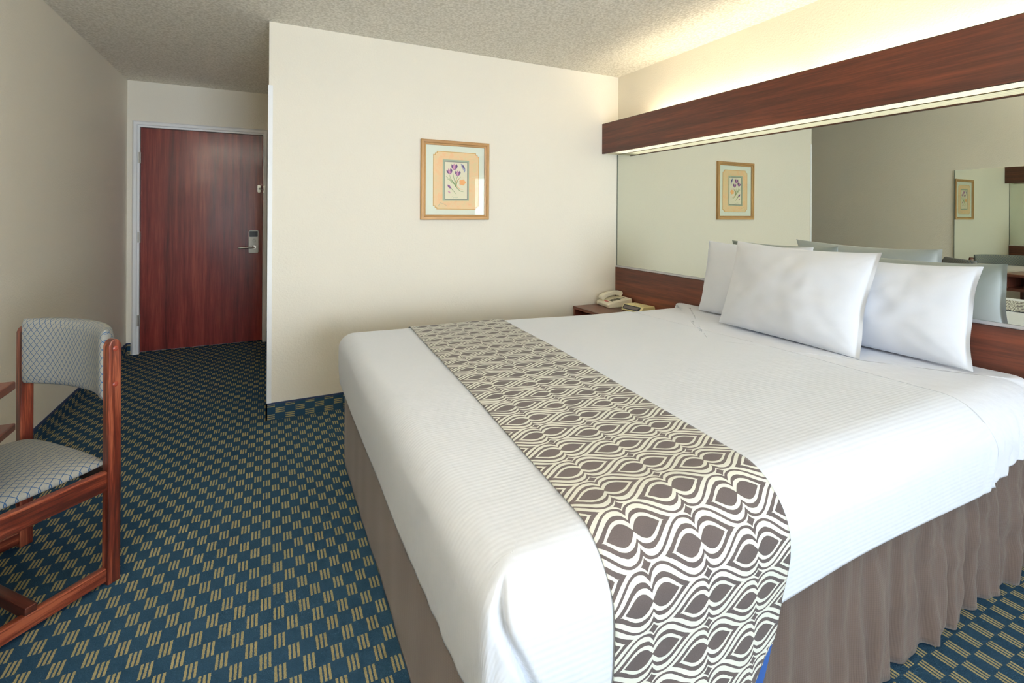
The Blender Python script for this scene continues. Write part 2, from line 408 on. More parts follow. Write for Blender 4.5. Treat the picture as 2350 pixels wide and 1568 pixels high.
v_, f_ = lathe([(0.001, 1.715), (.05, 1.712), (.06, 1.70), (.05, 1.69), (0.001, 1.685)]); mesh_obj('fill_bulb', v_, f_, m_emit('fill_bulb_glow', (1.0, 0.93, 0.84, 1), FILL_UP), tl, True)

# ------------------------------------------------------------------ entry door
fr = MB(); fw = 0.055; fd = 0.028
prof = [(0, 0), (0, -0.012), (0.012, -fd), (0.034, -fd), (0.040, -0.018), (fw, -0.018), (fw, 0)]
# casing as one mesh, mitred: loop around the opening
path = [((DX0 - fw, 0), (-1, 0)), ((DX0 - fw, DZ + fw), (-1, 1)), ((DX1 + fw - .012, DZ + fw), (1, 1)), ((DX1 + fw - .012, 0), (1, 0))]
cv = []; cf = []
for i, ((x, z), _) in enumerate(path):
    for (q, dy) in prof:
        sx = 1 if i < 2 else -1
        cv.append((x + sx * min(q, fw if i < 2 else fw - .012), D + dy, z - (q if i in (1, 2) else 0)))
n = len(prof)
for i in range(3):
    for k in range(n - 1): cf.append((i * n + k, i * n + k + 1, (i + 1) * n + k + 1, (i + 1) * n + k))
door = MB().box(DX0 + 0.003, DX1 - 0.003, D + 0.012, D + 0.055, 0.012, DZ - 0.003).build('door_1', DOORM, bevel=0.0015)
struct(door, 'dark red mahogany entry door')
mesh_obj('door_frame', cv, cf, TRIM, door)
jb = MB().box(DX0 - .0099, DX0, D + 0.0, D + .1, 0, DZ).box(DX1, DX1 + .0099, D, D + .1, 0, DZ).box(DX0 - .0099, DX1 + .0099, D, D + .1, DZ, DZ + .0099).box(DX0, DX1, D + .060, D + .1, 0, DZ)  # last box: slab added behind the door to block leaking daylight
jb.build('door_jamb', TRIM, door)
for z in (1.755, 1.045, 0.30):
    hb = MB(); hb.cyl((DX0 - 0.001, D + 0.002, z - .05), (DX0 - 0.001, D + 0.002, z + .05), 0.0085, n=14)
    for k in (-.017, .017): hb.cyl((DX0 - 0.001, D + 0.002, z + k - .001), (DX0 - 0.001, D + 0.002, z + k + .001), 0.0092, n=14)
    hb.box(DX0 - 0.012, DX0 + .001, D - 0.0285, D + .003, z - .048, z + .048)
    hb.build('hinge', METAL, door)
def rrect(w, h, r, n=6, cx=0, cz=0):
    out = []
    for sx, sz, a0 in ((1, -1, -90), (1, 1, 0), (-1, 1, 90), (-1, -1, 180)):
        for i in range(n + 1):
            a = math.radians(a0 + 90 * i / n); out.append((cx + sx * (w / 2 - r) + r * math.cos(a), cz + sz * (h / 2 - r) + r * math.sin(a)))
    return out
lx, lz = -0.128, 0.985
lk = MB().prism(rrect(0.086, 0.222, 0.014, cx=lx, cz=lz), 'y', D + 0.012, D - 0.012).build('lock_plate', LOCKP, door, bevel=0.003); tag(lk, 'satin metal electronic lock plate')
MB().prism(rrect(0.072, 0.055, 0.006, cx=lx, cz=lz + .075), 'y', D - 0.012, D - 0.0135).build('reader_window', BLACK, lk)
MB().cyl((lx + .005, D - .012, lz + .012), (lx + .005, D - .026, lz + .012), 0.016, 0.014).box(lx + .0035, lx + .0065, D - .032, D - .026, lz - .001, lz + .025).build('thumb_turn', LOCKP, lk, bevel=.001)
hd = MB(); hd.cyl((lx + .006, D - .012, lz - .052), (lx + .006, D - .022, lz - .052), .018)
hd.tube([(lx + .006, D - .02, lz - .052), (lx + .006, D - .05, lz - .052), (lx, D - .06, lz - .052), (lx - .012, D - .064, lz - .052), (lx - .06, D - .064, lz - .053), (lx - .115, D - .062, lz - .056), (lx - .128, D - .060, lz - .057)], [.009, .009, .009, .009, .0085, .008, .006])
hd.build('handle', CHROME, door, smooth=False, bevel=0.0)
g = MB().prism(rrect(0.026, 0.074, 0.01, cx=-0.083, cz=1.503), 'y', D + 0.012, D - 0.004)
g.cyl((-0.083, D - .004, 1.52), (-0.083, D - .008, 1.52), .004).cyl((-0.083, D - .004, 1.487), (-0.083, D - .008, 1.487), .004)
g.tube([(-0.083, D - .004, 1.503), (-0.083, D - .03, 1.503), (-0.075, D - .034, 1.503)], [.006, .006, .008])
g.build('latch_plate', CHROME, door)
g = MB().box(-0.044, -0.030, D - 0.034, D - 0.018, 1.462, 1.53); g.tube([(-0.037, D - .034, 1.497), (-0.05, D - .036, 1.498), (-0.078, D - .04, 1.499)], [.0035, .0035, .0035]).build('latch_arm', METAL, door)
MB().box(DX1 - .0005, DX1 + .0008, D + .0, D + .01, .90, 1.02).build('strike_plate', DARKM, door)

# ------------------------------------------------------------------ headboard wall: panel, mirror, light valance
YE = 0.12      # near end of the headboard run (outside the frame)
hbd = thing('headboard', 'long cherry laminate headboard panel under the wall mirror', 'headboard', (X1, P, 0))
hp = MB().box(-0.022, -0.0005, YE - P, -0.001, 0.50, ZM - 0.014).build('panel', LAM, hbd, bevel=0.001)
MB().box(-0.0235, -0.021, YE - P, -0.001, ZM - 0.0155, ZM - 0.0135).build('top_edging', mat('dark_edging', rgb(56, 32, 28), .4), hbd)
mir = thing('wall_mirror', 'wide frameless mirror above the headboard panel', 'mirror', (X1, P, 0))
MB().box(-0.010, -0.0005, YE - P, -0.003, ZM - 0.004, ZV0 + 0.03).build('glass', MIR, mir, mats=[MIR])
MB().box(-0.016, -0.0005, YE - P, -0.001, ZM - 0.0135, ZM - 0.0055).box(-0.016, -0.0135, YE - P, -0.001, ZM - .0055, ZM + 0.001).build('bottom_channel', ALU, mir)
MB().box(-0.0115, -0.0104, -0.008, -0.003, ZM, ZV0).build('side_edge', MIREDGE, mir)
val = thing('light_valance', 'long cherry laminate valance box with fluorescent light above the mirror', 'light fixture', (X1, P, 0))
MB().box(XV - X1, XV - X1 + 0.019, YE - P, -0.0005, ZV0, ZV1).build('fascia', LAM, val, bevel=0.001)
MB().box(XV - X1 - .0004, XV - X1 + 0.0194, YE - P, -0.0005, ZV1 - .001, ZV1 + 0.0012).build('fascia_top_edge', mat('dark_edge_strip', rgb(44, 52, 40), .5), val)
MB().box(XV - X1 + .0195, -0.011, YE - P, YE - P + .018, ZV0, ZV1).build('end_cap', LAMZ, val, bevel=0.001)
zd = ZV0 + 0.004
MB().box(XV - X1 + .0195, -0.0125, YE - P + .0185, -0.12, zd + .002, zd + 0.006).build('diffuser', m_diffuser(), val)
CREAMP = mat('cream_enamel', rgb(238, 230, 200), .5)
MB().box(XV - X1 + .0195, -0.0125, -0.12, -0.0005, zd, zd + 0.008).build('end_block', CREAMP, val)
MB().box(-0.0145, -0.0105, YE - P, -0.0005, zd - .001, zd + .0018).build('diffuser_ledge', mat('brown_ledge', rgb(96, 82, 40), .5), val)
MB().box(-0.075, -0.0105, YE - P, -0.02, zd + 0.075, zd + 0.115).build('ballast_housing', CREAMP, val, bevel=.002)
TUBEM = m_emit('fluorescent_tube', WARM, TUBE)
yy = -0.42
while yy - 1.16 > YE - P - 0.3:
    tb = MB().cyl((-0.105, yy, zd + .195), (-0.105, max(yy - 1.16, YE - P + .06), zd + .195), 0.013, n=12).build('tube', TUBEM, val)
    yy -= 1.25

# ------------------------------------------------------------------ picture
ax0, ax1, az0, az1 = 0.9475, 1.4644, 1.2265, 1.7903
aw, ah = ax1 - ax0, az1 - az0
pic = thing('framed_picture', 'small framed crocus print hung on the cream partition wall', 'picture', (ax0, P, az0))
fwid = 0.036; fdp = 0.024
pr = [(0, 0), (0, -fdp * .8), (0.006, -fdp), (0.020, -fdp), (0.024, -fdp * .72), (0.034, -fdp * .62), (fwid, -fdp * .5), (fwid, 0)]
def frame_part(i):
    cs = [(0, 0, 1, 1), (aw, 0, -1, 1), (aw, ah, -1, -1), (0, ah, 1, -1)]
    a, b = cs[i], cs[(i + 1) % 4]; v = []
    for c in (a, b):
        for q, dy in pr: v.append((c[0] + c[2] * q, dy, c[1] + c[3] * q))
    n = len(pr); return v, [(k, (k + 1) % n, n + (k + 1) % n, n + k) for k in range(n)]
frv = []; frf = []; frm = []
for i in range(4):
    v, f = frame_part(i); b = len(frv); frv += v; frf += [tuple(b + q for q in ff) for ff in f]; frm += [i % 2] * len(f)
fo = mesh_obj('frame', frv, frf, None, pic, mats=[FRAMEX, FRAMEW], fm=frm)
bm = bmesh.new(); bm.from_mesh(fo.data); bmesh.ops.recalc_face_normals(bm, faces=bm.faces); bm.to_mesh(fo.data); bm.free()
MB().box(fwid - .004, aw - fwid + .004, -0.006, -0.001, fwid - .004, ah - fwid + .004).build('mat_board', MATB, pic)
# normalised coordinates measured on the photograph (u right, v down)
def NP(u, v): return (u * aw, (1 - v) * ah)
u0, u1, v0, v1 = 0.185, 0.842, 0.145, 0.862
s1, s2 = 0.024, 0.046
def notch(x0, x1, y0, y1, a):
    b = a * .82
    return [(x0 + a, y0), (x1 - a, y0), (x1 - a, y0 + b / 2), (x1 - a / 2, y0 + b / 2), (x1 - a / 2, y0 + b), (x1, y0 + b), (x1, y1 - b), (x1 - a / 2, y1 - b), (x1 - a / 2, y1 - b / 2), (x1 - a, y1 - b / 2),
            (x1 - a, y1), (x0 + a, y1), (x0 + a, y1 - b / 2), (x0 + a / 2, y1 - b / 2), (x0 + a / 2, y1 - b), (x0, y1 - b), (x0, y0 + b), (x0 + a / 2, y0 + b), (x0 + a / 2, y0 + b / 2), (x0 + a, y0 + b / 2)]
bev = MB().prism([NP(*q) for q in notch(u0 - .010, u1 + .010, v0 - .008, v1 + .008, .05)], 'y', -0.006, -0.0066).build('mat_bevel', BEV, pic)
prt = MB().prism([NP(*q) for q in notch(u0, u1, v0, v1, .05)], 'y', -0.0066, -0.0070).build('print', PAPER, pic)
art = MB(); AM = [mat('ink_green_grey', rgb(168, 182, 156), .6), mat('ink_cream', rgb(232, 224, 196), .6), mat('ink_grey', rgb(120, 118, 116), .6), mat('ink_purple', rgb(150, 96, 150), .6),
                  mat('ink_dark_purple', rgb(98, 62, 112), .6), mat('ink_leaf', rgb(118, 150, 88), .6), mat('ink_orange', rgb(238, 178, 112), .6), mat('ink_lilac', rgb(158, 158, 186), .6), mat('ink_pink', rgb(214, 150, 178), .6)]
yl = [-0.0073]
def poly(pts, mi):
    y = yl[0]; yl[0] -= 0.0001; b = len(art.v); art.v += [(NP(*q)[0], y, NP(*q)[1]) for q in pts]; art.f.append(tuple(range(b, b + len(pts)))); art.m.append(mi)
def Q(X, Y):  # picture zoom pixels -> u, v
    u = (X - 265) / 935.0; yt = 230 + 65 * u; hh = 1132 - 69 * u
    return (u, (Y - yt) / hh)
def rq(x0, y0, x1, y1): return [Q(x0, y0), Q(x1, y0 + (x1 - x0) * .055), Q(x1, y1 + (x1 - x0) * -.005), Q(x0, y1)]
poly(rq(556, 514, 918, 1096), 0); poly(rq(582, 540, 900, 1078), 2); poly(rq(588, 548, 892, 1070), 1)
def stroke(pts, w, mi, w2=None):
    w2 = w if w2 is None else w2
    L_, R_ = [], []
    for i, p in enumerate(pts):
        a = pts[max(i - 1, 0)]; b = pts[min(i + 1, len(pts) - 1)]; dx, dy = b[0] - a[0], b[1] - a[1]; l = math.hypot(dx, dy) or 1
        ww = w + (w2 - w) * i / (len(pts) - 1); L_.append(Q(p[0] - dy / l * ww, p[1] + dx / l * ww)); R_.append(Q(p[0] + dy / l * ww, p[1] - dx / l * ww))
    poly(L_ + R_[::-1], mi)
for pts in ([(735, 900), (722, 830), (700, 750), (690, 660)], [(735, 900), (700, 830), (660, 780), (650, 730)], [(735, 900), (725, 840), (750, 770), (765, 740)], [(740, 905), (700, 840), (650, 790), (600, 755)], [(735, 890), (760, 810), (800, 760)],
            [(730, 880), (760, 930), (800, 960), (840, 968)], [(720, 860), (690, 850), (660, 815), (615, 785)]): stroke(pts, 4.5, 5, 2)
def tulip(cx, cy, s, rot):
    def R(x, y): c, q = math.cos(rot), math.sin(rot); return Q(cx + (x * c - y * q) * s, cy + (x * q + y * c) * s)
    poly([R(*p) for p in ((-.9, -.75), (-.45, -.3), (-.15, -1.0), (.2, -.35), (.6, -.95), (1.0, -.2), (.75, .55), (.2, 1.0), (-.35, .85), (-.8, .3))], 3)
    poly([R(*p) for p in ((-.15, -1.0), (.2, -.35), (.25, .5), (-.1, .95), (-.4, .2))], 8)
    poly([R(*p) for p in ((-.9, -.75), (-.55, -.1), (-.5, .6), (-.85, .2))], 4)
    poly([R(*p) for p in ((.6, -.95), (1.0, -.2), (.75, .4), (.5, -.2))], 4)
tulip(712, 618, 46, 0.1); tulip(646, 682, 42, -0.25); tulip(760, 708, 40, 0.1)
poly([Q(*p) for p in ((800, 575), (835, 590), (862, 640), (865, 672), (850, 705), (838, 660), (815, 625))], 7)
poly([Q(*p) for p in ((818, 596), (845, 610), (858, 650), (840, 640))], 4)
poly([Q(825 + 44 * math.cos(a) * (1 + .12 * math.cos(5 * a)), 838 + 40 * math.sin(a) * (1 + .12 * math.cos(5 * a))) for a in [2 * PI * i / 24 for i in range(24)]], 6)
stroke([(742, 870), (755, 900), (790, 930), (830, 935)], 3, 6); stroke([(738, 850), (748, 810), (790, 775), (850, 770)], 3, 6, 1)
poly([Q(*p) for p in ((615, 870), (645, 875), (672, 915), (655, 925), (628, 905))], 3); stroke([(665, 915), (700, 955), (740, 1003)], 4, 5, 2)
poly([Q(*p) for p in ((622, 955), (648, 962), (664, 988), (640, 990))], 8)
stroke([(665, 1045), (690, 1035), (700, 1055), (720, 1040), (735, 1055), (760, 1048)], 2, 0)
stroke([(500, 1165), (520, 1130), (535, 1120)], 2.5, 0); stroke([(540, 1130), (570, 1140), (610, 1165)], 2, 0)
art.build('painting', None, prt, mats=AM)
_a, _b, _c, _d = fwid - .003, aw - fwid + .003, fwid - .003, ah - fwid + .003
mesh_obj('glass', [(_a, -.0125, _c), (_b, -.0125, _c), (_b, -.0125, _d), (_a, -.0125, _d)], [(0, 1, 2, 3)], GLASS, pic)

# ------------------------------------------------------------------ mirror on the left wall above the desk
lm = thing('desk_mirror', 'frameless mirror on the left wall above the desk, seen reflected', 'mirror', (X0, 0, 0))
MB().box(0.0005, 0.008, 0.30, 2.53, 0.80, 1.753).build('glass', MIR, lm)
MB().box(0.0005, 0.0095, 2.53, 2.535, 0.80, 1.753).build('side_edge', MIREDGE, lm)

# ------------------------------------------------------------------ desk
dk = thing('desk', 'cherry laminate desk with an open shelf niche beside the chair', 'desk', (X0, 0, 0))
dx = -0.69 - X0
MB().box(0.010, dx, 0.35, 2.022, 0.724, 0.750).build('desk_top', LAM, dk, bevel=.005)
MB().box(0.010, dx - .03, 1.985, 2.004, 0.622, 0.7235).build('side_panel', LAMZ, dk, bevel=.001)
MB().box(0.010, dx - .03, 1.45, 1.469, 0.622, 0.7235).build('side_panel', LAMZ, dk, bevel=.001)
MB().box(0.010, dx, 1.43, 2.022, 0.598, 0.6215).build('shelf', LAM, dk, bevel=.004)
MB().box(0.010, 0.022, 1.47, 1.984, 0.622, 0.7235).build('back_panel', LAM, dk)
MB().box(0.010, dx - .03, 0.37, 0.392, 0.0, 0.7235).build('end_panel', LAMZ, dk)
MB().box(0.010, 0.10, 1.975, 1.997, 0.0, 0.5975).build('end_panel', LAMZ, dk)
MB().box(0.010, dx - .03, 1.40, 1.422, 0.0, 0.7235).build('end_panel', LAMZ, dk)
MB().box(0.010, 0.028, 0.393, 1.399, 0.35, 0.7235).build('modesty_panel', LAM, dk)

# ------------------------------------------------------------------ chair
ch = thing('side_chair', 'wood framed side chair with blue-grey diamond upholstery and sled base', 'chair', (-0.638, 2.322, 0), math.radians(132.7))
PWX = 0.275; PT = 0.034; PD = 0.040
for s in (-1, 1):
    a, b = (PWX - PT, PWX) if s > 0 else (-PWX, -PWX + PT)
    pts = [(0, 0), (PD, 0), (PD, 0.812), (PD - .006, 0.826), (PD - .014, 0.833), (.014, 0.833), (.006, 0.826), (0, 0.812)]
    leg = MB().prism(pts, 'x', a, b).build('post', CW, ch, bevel=.004)
    for z in (0.802, 0.680):
        o_ = s * PWX
        pl = MB().cyl((o_ - s * .002, PD * .5, z), (o_ + s * .0015, PD * .5, z), .0085, n=16).cyl((o_ + s * .0015, PD * .5, z), (o_ + s * .0035, PD * .5, z), .0085, .0045, n=16).build('plug', PLUG, leg)
    MB().box(a, b, .455, .492, 0, .36).build('leg', CW, ch, bevel=.004)
    a2, b2 = (a + .003, b - .005) if s > 0 else (a + .005, b - .003)
    MB().box(a2, b2, PD - .001, .492, 0.322, 0.388).build('seat_rail', CWY, ch, bevel=.004)
    MB().box(a2, b2, PD - .001, .456, 0.014, 0.060).build('sled_rail', CWY, ch, bevel=.004)
MB().box(-PWX + .008, PWX - .008, .225, .255, 0.048, 0.082).build('stretcher', CWX, ch, bevel=.003)
MB().box(-PWX + PT, PWX - PT, .458, .480, 0.31, 0.375).build('front_rail', CWX, ch, bevel=.003)
MB().box(-PWX + PT, PWX - PT, .006, .028, 0.325, 0.385).build('back_rail', CWX, ch, bevel=.003)
def cushion(name, fn, nu, nv, parent, uvs):
    """closed pillow-like slab: fn(u,v,side) -> point"""
    v = []; f = []; uv = []
    for side in (1, -1):
        for j in range(nv + 1):
            for i in range(nu + 1):
                u_, v_ = -1 + 2 * i / nu, -1 + 2 * j / nv; v.append(fn(u_, v_, side)); uv.append(uvs(u_, v_))
    n1 = (nu + 1) * (nv + 1)
    for side in (0, 1):
        for j in range(nv):
            for i in range(nu):
                a = side * n1 + j * (nu + 1) + i; q = (a, a + 1, a + nu + 2, a + nu + 1); f.append(q if side == 0 else q[::-1])
    o = mesh_obj(name, v, f, FAB, parent, True, uv)
    bm = bmesh.new(); bm.from_mesh(o.data); bmesh.ops.remove_doubles(bm, verts=bm.verts, dist=1e-5); bmesh.ops.recalc_face_normals(bm, faces=bm.faces); bm.to_mesh(o.data); bm.free()
    return o
def sup(u, v, a, b): return max(0.0, 1 - abs(u) ** a) ** b * max(0.0, 1 - abs(v) ** a) ** b
def mapc(u): return math.copysign(1 - (1 - abs(u)) ** 1.0, u)
def cl(u): return math.sin(u * PI / 2)          # denser near the rim
def seatf(u, v, side):
    u, v = cl(u), cl(v); r = .12
    x = u * .238 * (1 - .035 * abs(v) ** 4 * (1 if v < 0 else .3)); y = .262 + v * .245 * (1 - .03 * abs(u) ** 4)
    k = sup(u, v, 6, .42)
    dome = .018 * (1 - u * u) * (1 - v * v * .7)
    return (x, y, (.402 + .028 * k + dome) if side > 0 else .402 - .018 * k)
seat = cushion('seat', seatf, 44, 44, ch, lambda u, v: (cl(u) * .25, cl(v) * .30))
def backf(u, v, side):
    u, v = cl(u), cl(v)
    x = u * .240; z = .742 + v * .122
    k = sup(u, v, 7, .38); th = .030 * k
    curve = -.062 * (1 - abs(u) ** 2.4) + .018
    z += .004 * (1 - u * u) * v
    return (x, curve + side * th + .012, z)
bk = cushion('backrest', backf, 60, 36, ch, lambda u, v: (cl(u) * .25, cl(v) * .15))

# ------------------------------------------------------------------ nightstand, telephone, clock
NX, NY0, NY1, NZ = 2.213, 2.715, 3.330, 0.528
ns = thing('nightstand', 'cherry laminate nightstand with open front in the corner behind the bed', 'nightstand', (NX, 0, 0))
w_ = X1 - 0.024 - NX
MB().box(0, w_, NY0, NY1, NZ - .022, NZ).build('top', LAM, ns, bevel=.002)
MB().box(.004, w_, NY1 - .021, NY1 - .002, 0, NZ - .0225).build('side_panel', LAMZ, ns, bevel=.001)
MB().box(.004, w_, NY0 + .002, NY0 + .021, 0, NZ - .0225).build('side_panel', LAMZ, ns, bevel=.001)
MB().box(w_ - .012, w_, NY0 + .022, NY1 - .022, .05, NZ - .023).build('back_panel', LAM, ns)
MB().box(.006, w_ - .0125, NY0 + .022, NY1 - .022, .20, .22).build('shelf', LAM, ns)
MB().box(.006, w_ - .0125, NY0 + .022, NY1 - .022, .05, .07).build('bottom_panel', LAM, ns)
ph = thing('telephone', 'ivory corded desk telephone with dark keys on the nightstand', 'telephone', (2.53, 3.205, NZ), math.radians(-6))
# local: front faces -x, rear +x ; wedge
pf = [(-.105, .0), (.105, .0), (.112, .030), (.105, .066), (-.090, .040), (-.112, .026)]
base_ = MB().prism(pf, 'y', -.095, .095).build('base', PLAST, ph, bevel=.006, seg=3)
def slope(x): return .040 + (x + .09) * (.026 / .195)
ksl = math.atan(.026 / .195)
def on_slope(x, y, h=0): return Matrix.Translation((x, y, slope(x) + h)) @ Matrix.Rotation(-ksl, 4, 'Y')
for i in range(4):
    for j in range(3):
        MB().box(-.0075, .0075, -.006, .006, -.002, .003, M4=on_slope(-.045 + i * .022, -.008 - j * .019)).build('key', KEY, base_)
MB().box(-.009, .009, -.024, .024, -.002, .0012, M4=on_slope(-.078, -.010)).build('red_label', RED, base_)
MB().box(-.028, .028, -.012, .012, -.002, .0015, M4=on_slope(.055, -.022)).build('caller_display', LCDG, base_)
MB().box(-.014, .014, -.010, .010, -.002, .0015, M4=on_slope(.075, -.07)).build('speed_label', MATB, base_)
hs = MB(); xs = [-.103, -.092, -.075, -.055, -.02, .02, .055, .075, .092, .103]
hh = [.010, .0, -.004, .010, .020, .020, .010, -.004, .0, .010]      # underside profile
ht = [.030, .040, .046, .050, .054, .054, .050, .046, .040, .030]
hp_ = [(x, slope(x) + .006 + b) for x, b in zip(xs, hh)] + [(x, slope(x) + .002 + t_) for x, t_ in zip(xs, ht)][::-1]
tag(hs.prism(hp_, 'y', .028, .078).build('handset', PLAST, ph, bevel=.006, seg=3), 'corded handset in its cradle')
cord = [(-.105 + .004 * math.cos(t_), .07 + .004 * math.sin(t_) + .0006 * t_ * .4, .012 + 0.0 * t_) for t_ in [i * .6 for i in range(60)]]
cord = [(-.100 - .010 * math.sin(i / 59 * PI) + .0028 * math.cos(i * 1.1), .060 + .034 * i / 59, .020 - .012 * math.sin(i / 59 * PI) + .0028 * math.sin(i * 1.1)) for i in range(60)]
MB().tube(cord, .0014, n=6).build('coiled_cord', PLAST, ph, smooth=True)
ck = thing('clock_radio', 'cream alarm clock radio with dark display on the nightstand', 'clock', (2.545, 2.935, NZ), math.radians(7))
cp = [(-.072, .0), (.078, .0), (.084, .020), (.076, .046), (-.050, .050), (-.078, .012)]
cb = MB().prism(cp, 'y', -.100, .100).build('casing', PLAST2, ck, bevel=.006, seg=3)
sl = math.atan2(.038, .028)
fm_ = Matrix.Translation((-.064, 0, .031)) @ Matrix.Rotation(-(sl), 4, 'Y')
MB().box(-.0185, .0185, -.078, .090, -.002, .0016, M4=fm_).build('bezel', BLACK, cb)
MB().box(-.0125, .0115, -.060, .082, .0, .0022, M4=fm_).build('display', LCD, cb)
for k in range(3): MB().box(-.008, .008, -.012, .012, .048, .0525, M4=Matrix.Translation((.0, -.05 + k * .05, 0))).build('button', PLAST, cb, bevel=.001)

# ------------------------------------------------------------------ bed
BX0, BX1, BY0, BY1, ZT, HEM = 0.335, 2.640, 0.725, 2.640, 0.655, 0.400
def sstep(a, b, x):
    t_ = max(0, min(1, (x - a) / (b - a))); return t_ * t_ * (3 - 2 * t_)
def per_points(x0, x1, y0, y1, rf, rh, step):
    """closed loop, starting at the head end of the near side, running to the foot, along the foot, far side, head"""
    pts = []
    def line(ax, ay, bx, by, nx, ny, st):
        l = math.hypot(bx - ax, by - ay); k = max(1, int(l / st))
        for i in range(k): pts.append((ax + (bx - ax) * i / k, ay + (by - ay) * i / k, nx, ny))
    def arc(cx, cy, r, a0, a1, k):
        for i in range(k):
            a = math.radians(a0 + (a1 - a0) * i / k); pts.append((cx + r * math.cos(a), cy + r * math.sin(a), math.cos(a), math.sin(a)))
    line(x1 - rh, y0, x0 + rf + .35, y0, 0, -1, step); line(x0 + rf + .35, y0, x0 + rf, y0, 0, -1, step / 3)
    arc(x0 + rf, y0 + rf, rf, 270, 180, 14)
    line(x0, y0 + rf, x0, y0 + .35, -1, 0, step / 3); line(x0, y0 + .35, x0, y1 - rf, -1, 0, step)
    arc(x0 + rf, y1 - rf, rf, 180, 90, 10)
    line(x0 + rf, y1, x1 - rh, y1, 0, 1, step)
    arc(x1 - rh, y1 - rh, rh, 90, 0, 10); line(x1, y1 - rh, x1, y0 + rh, 1, 0, step)
    arc(x1 - rh, y0 + rh, rh, 0, -90, 14)
    return pts
def edge_r(x, y):
    """rounding radius of the top edge round the bed"""
    near = .115 + .02 * sstep(1.2, 2.4, x); far = .10 + .16 * sstep(.8, 2.0, x); foot = .065; head = .05
    wf = 1 - sstep(BX0 + .02, BX0 + .40, x)
    side = near + (far - near) * sstep(BY0 + .3, BY1 - .3, y)
    r = side * (1 - wf) + foot * wf
    wh = sstep(BX1 - .10, BX1, x)
    return r * (1 - wh) + head * wh
def dome(x, y):
    u = (x - (BX0 + BX1) / 2) / 1.15; v = (y - (BY0 + BY1) / 2) / .96
    d = .010 * max(0, 1 - u * u) * max(0, 1 - v * v)
    return d + .006 * (noise.noise(Vector((x * 1.6, y * 1.6, 3.1))))
def fold_shape(x, y, nx, ny, z):
    """outward push of the cloth on the sides"""
    d = 0.0; t_ = max(0.0, (ZT - z) / (ZT - HEM))
    d += .010 * math.sin(PI * min(1, t_)) * .8
    d += .006 * noise.noise(Vector((x * 2.3, y * 2.3, z * 2.0))) * min(1, t_ * 2)
    if ny < -0.6:
        g_ = sstep(1.95, 2.25, x) * (1 - sstep(2.50, 2.60, x) * .6)        # gathers near the head
        ph_ = x * 95 + (ZT - z) * 26 + 3 * noise.noise(Vector((x * 5, 0, z * 3)))
        d += .009 * g_ * math.sin(ph_) * min(1, t_ * 1.6)
        # folded corner flap near the foot
        xl = .344 + (ZT - .01 - z) * .30 + .006 * math.sin(z * 30)
        k = (x - xl)
        if z < ZT - .012:
            d += .014 * sstep(-.004, .010, k) * (1 - sstep(.05, .45, k)) - .020 * math.exp(-((k + .004) / .006) ** 2) - .004
    if nx < -0.5:
        # soft creases fanning out beside the corner on the foot end
        c_ = math.exp(-((y - .95) / .22) ** 2); d += .0015 * c_ * math.sin(y * 70 + z * 40) * min(1, t_ * 2)
    return d
def hem_z(x, y, nx, ny):
    z = HEM + .010 * math.sin(x * 5 + 1) * (1 if ny < -.5 else .3)
    if ny < -.5:
        z += .030 * sstep(.60, .36, x) * 1.0 - .020 * math.exp(-((x - 1.15) / .35) ** 2) * .5 + .006 * math.sin(x * 40) * sstep(2.0, 2.2, x) + .030 * sstep(2.15, 2.3, x) * sstep(2.6, 2.35, x)
    if nx < -.5: z += -.012 + .018 * sstep(2.0, 2.6, y) + .03 * sstep(.95, .74, y)
    if nx > .5: z = .40
    return z
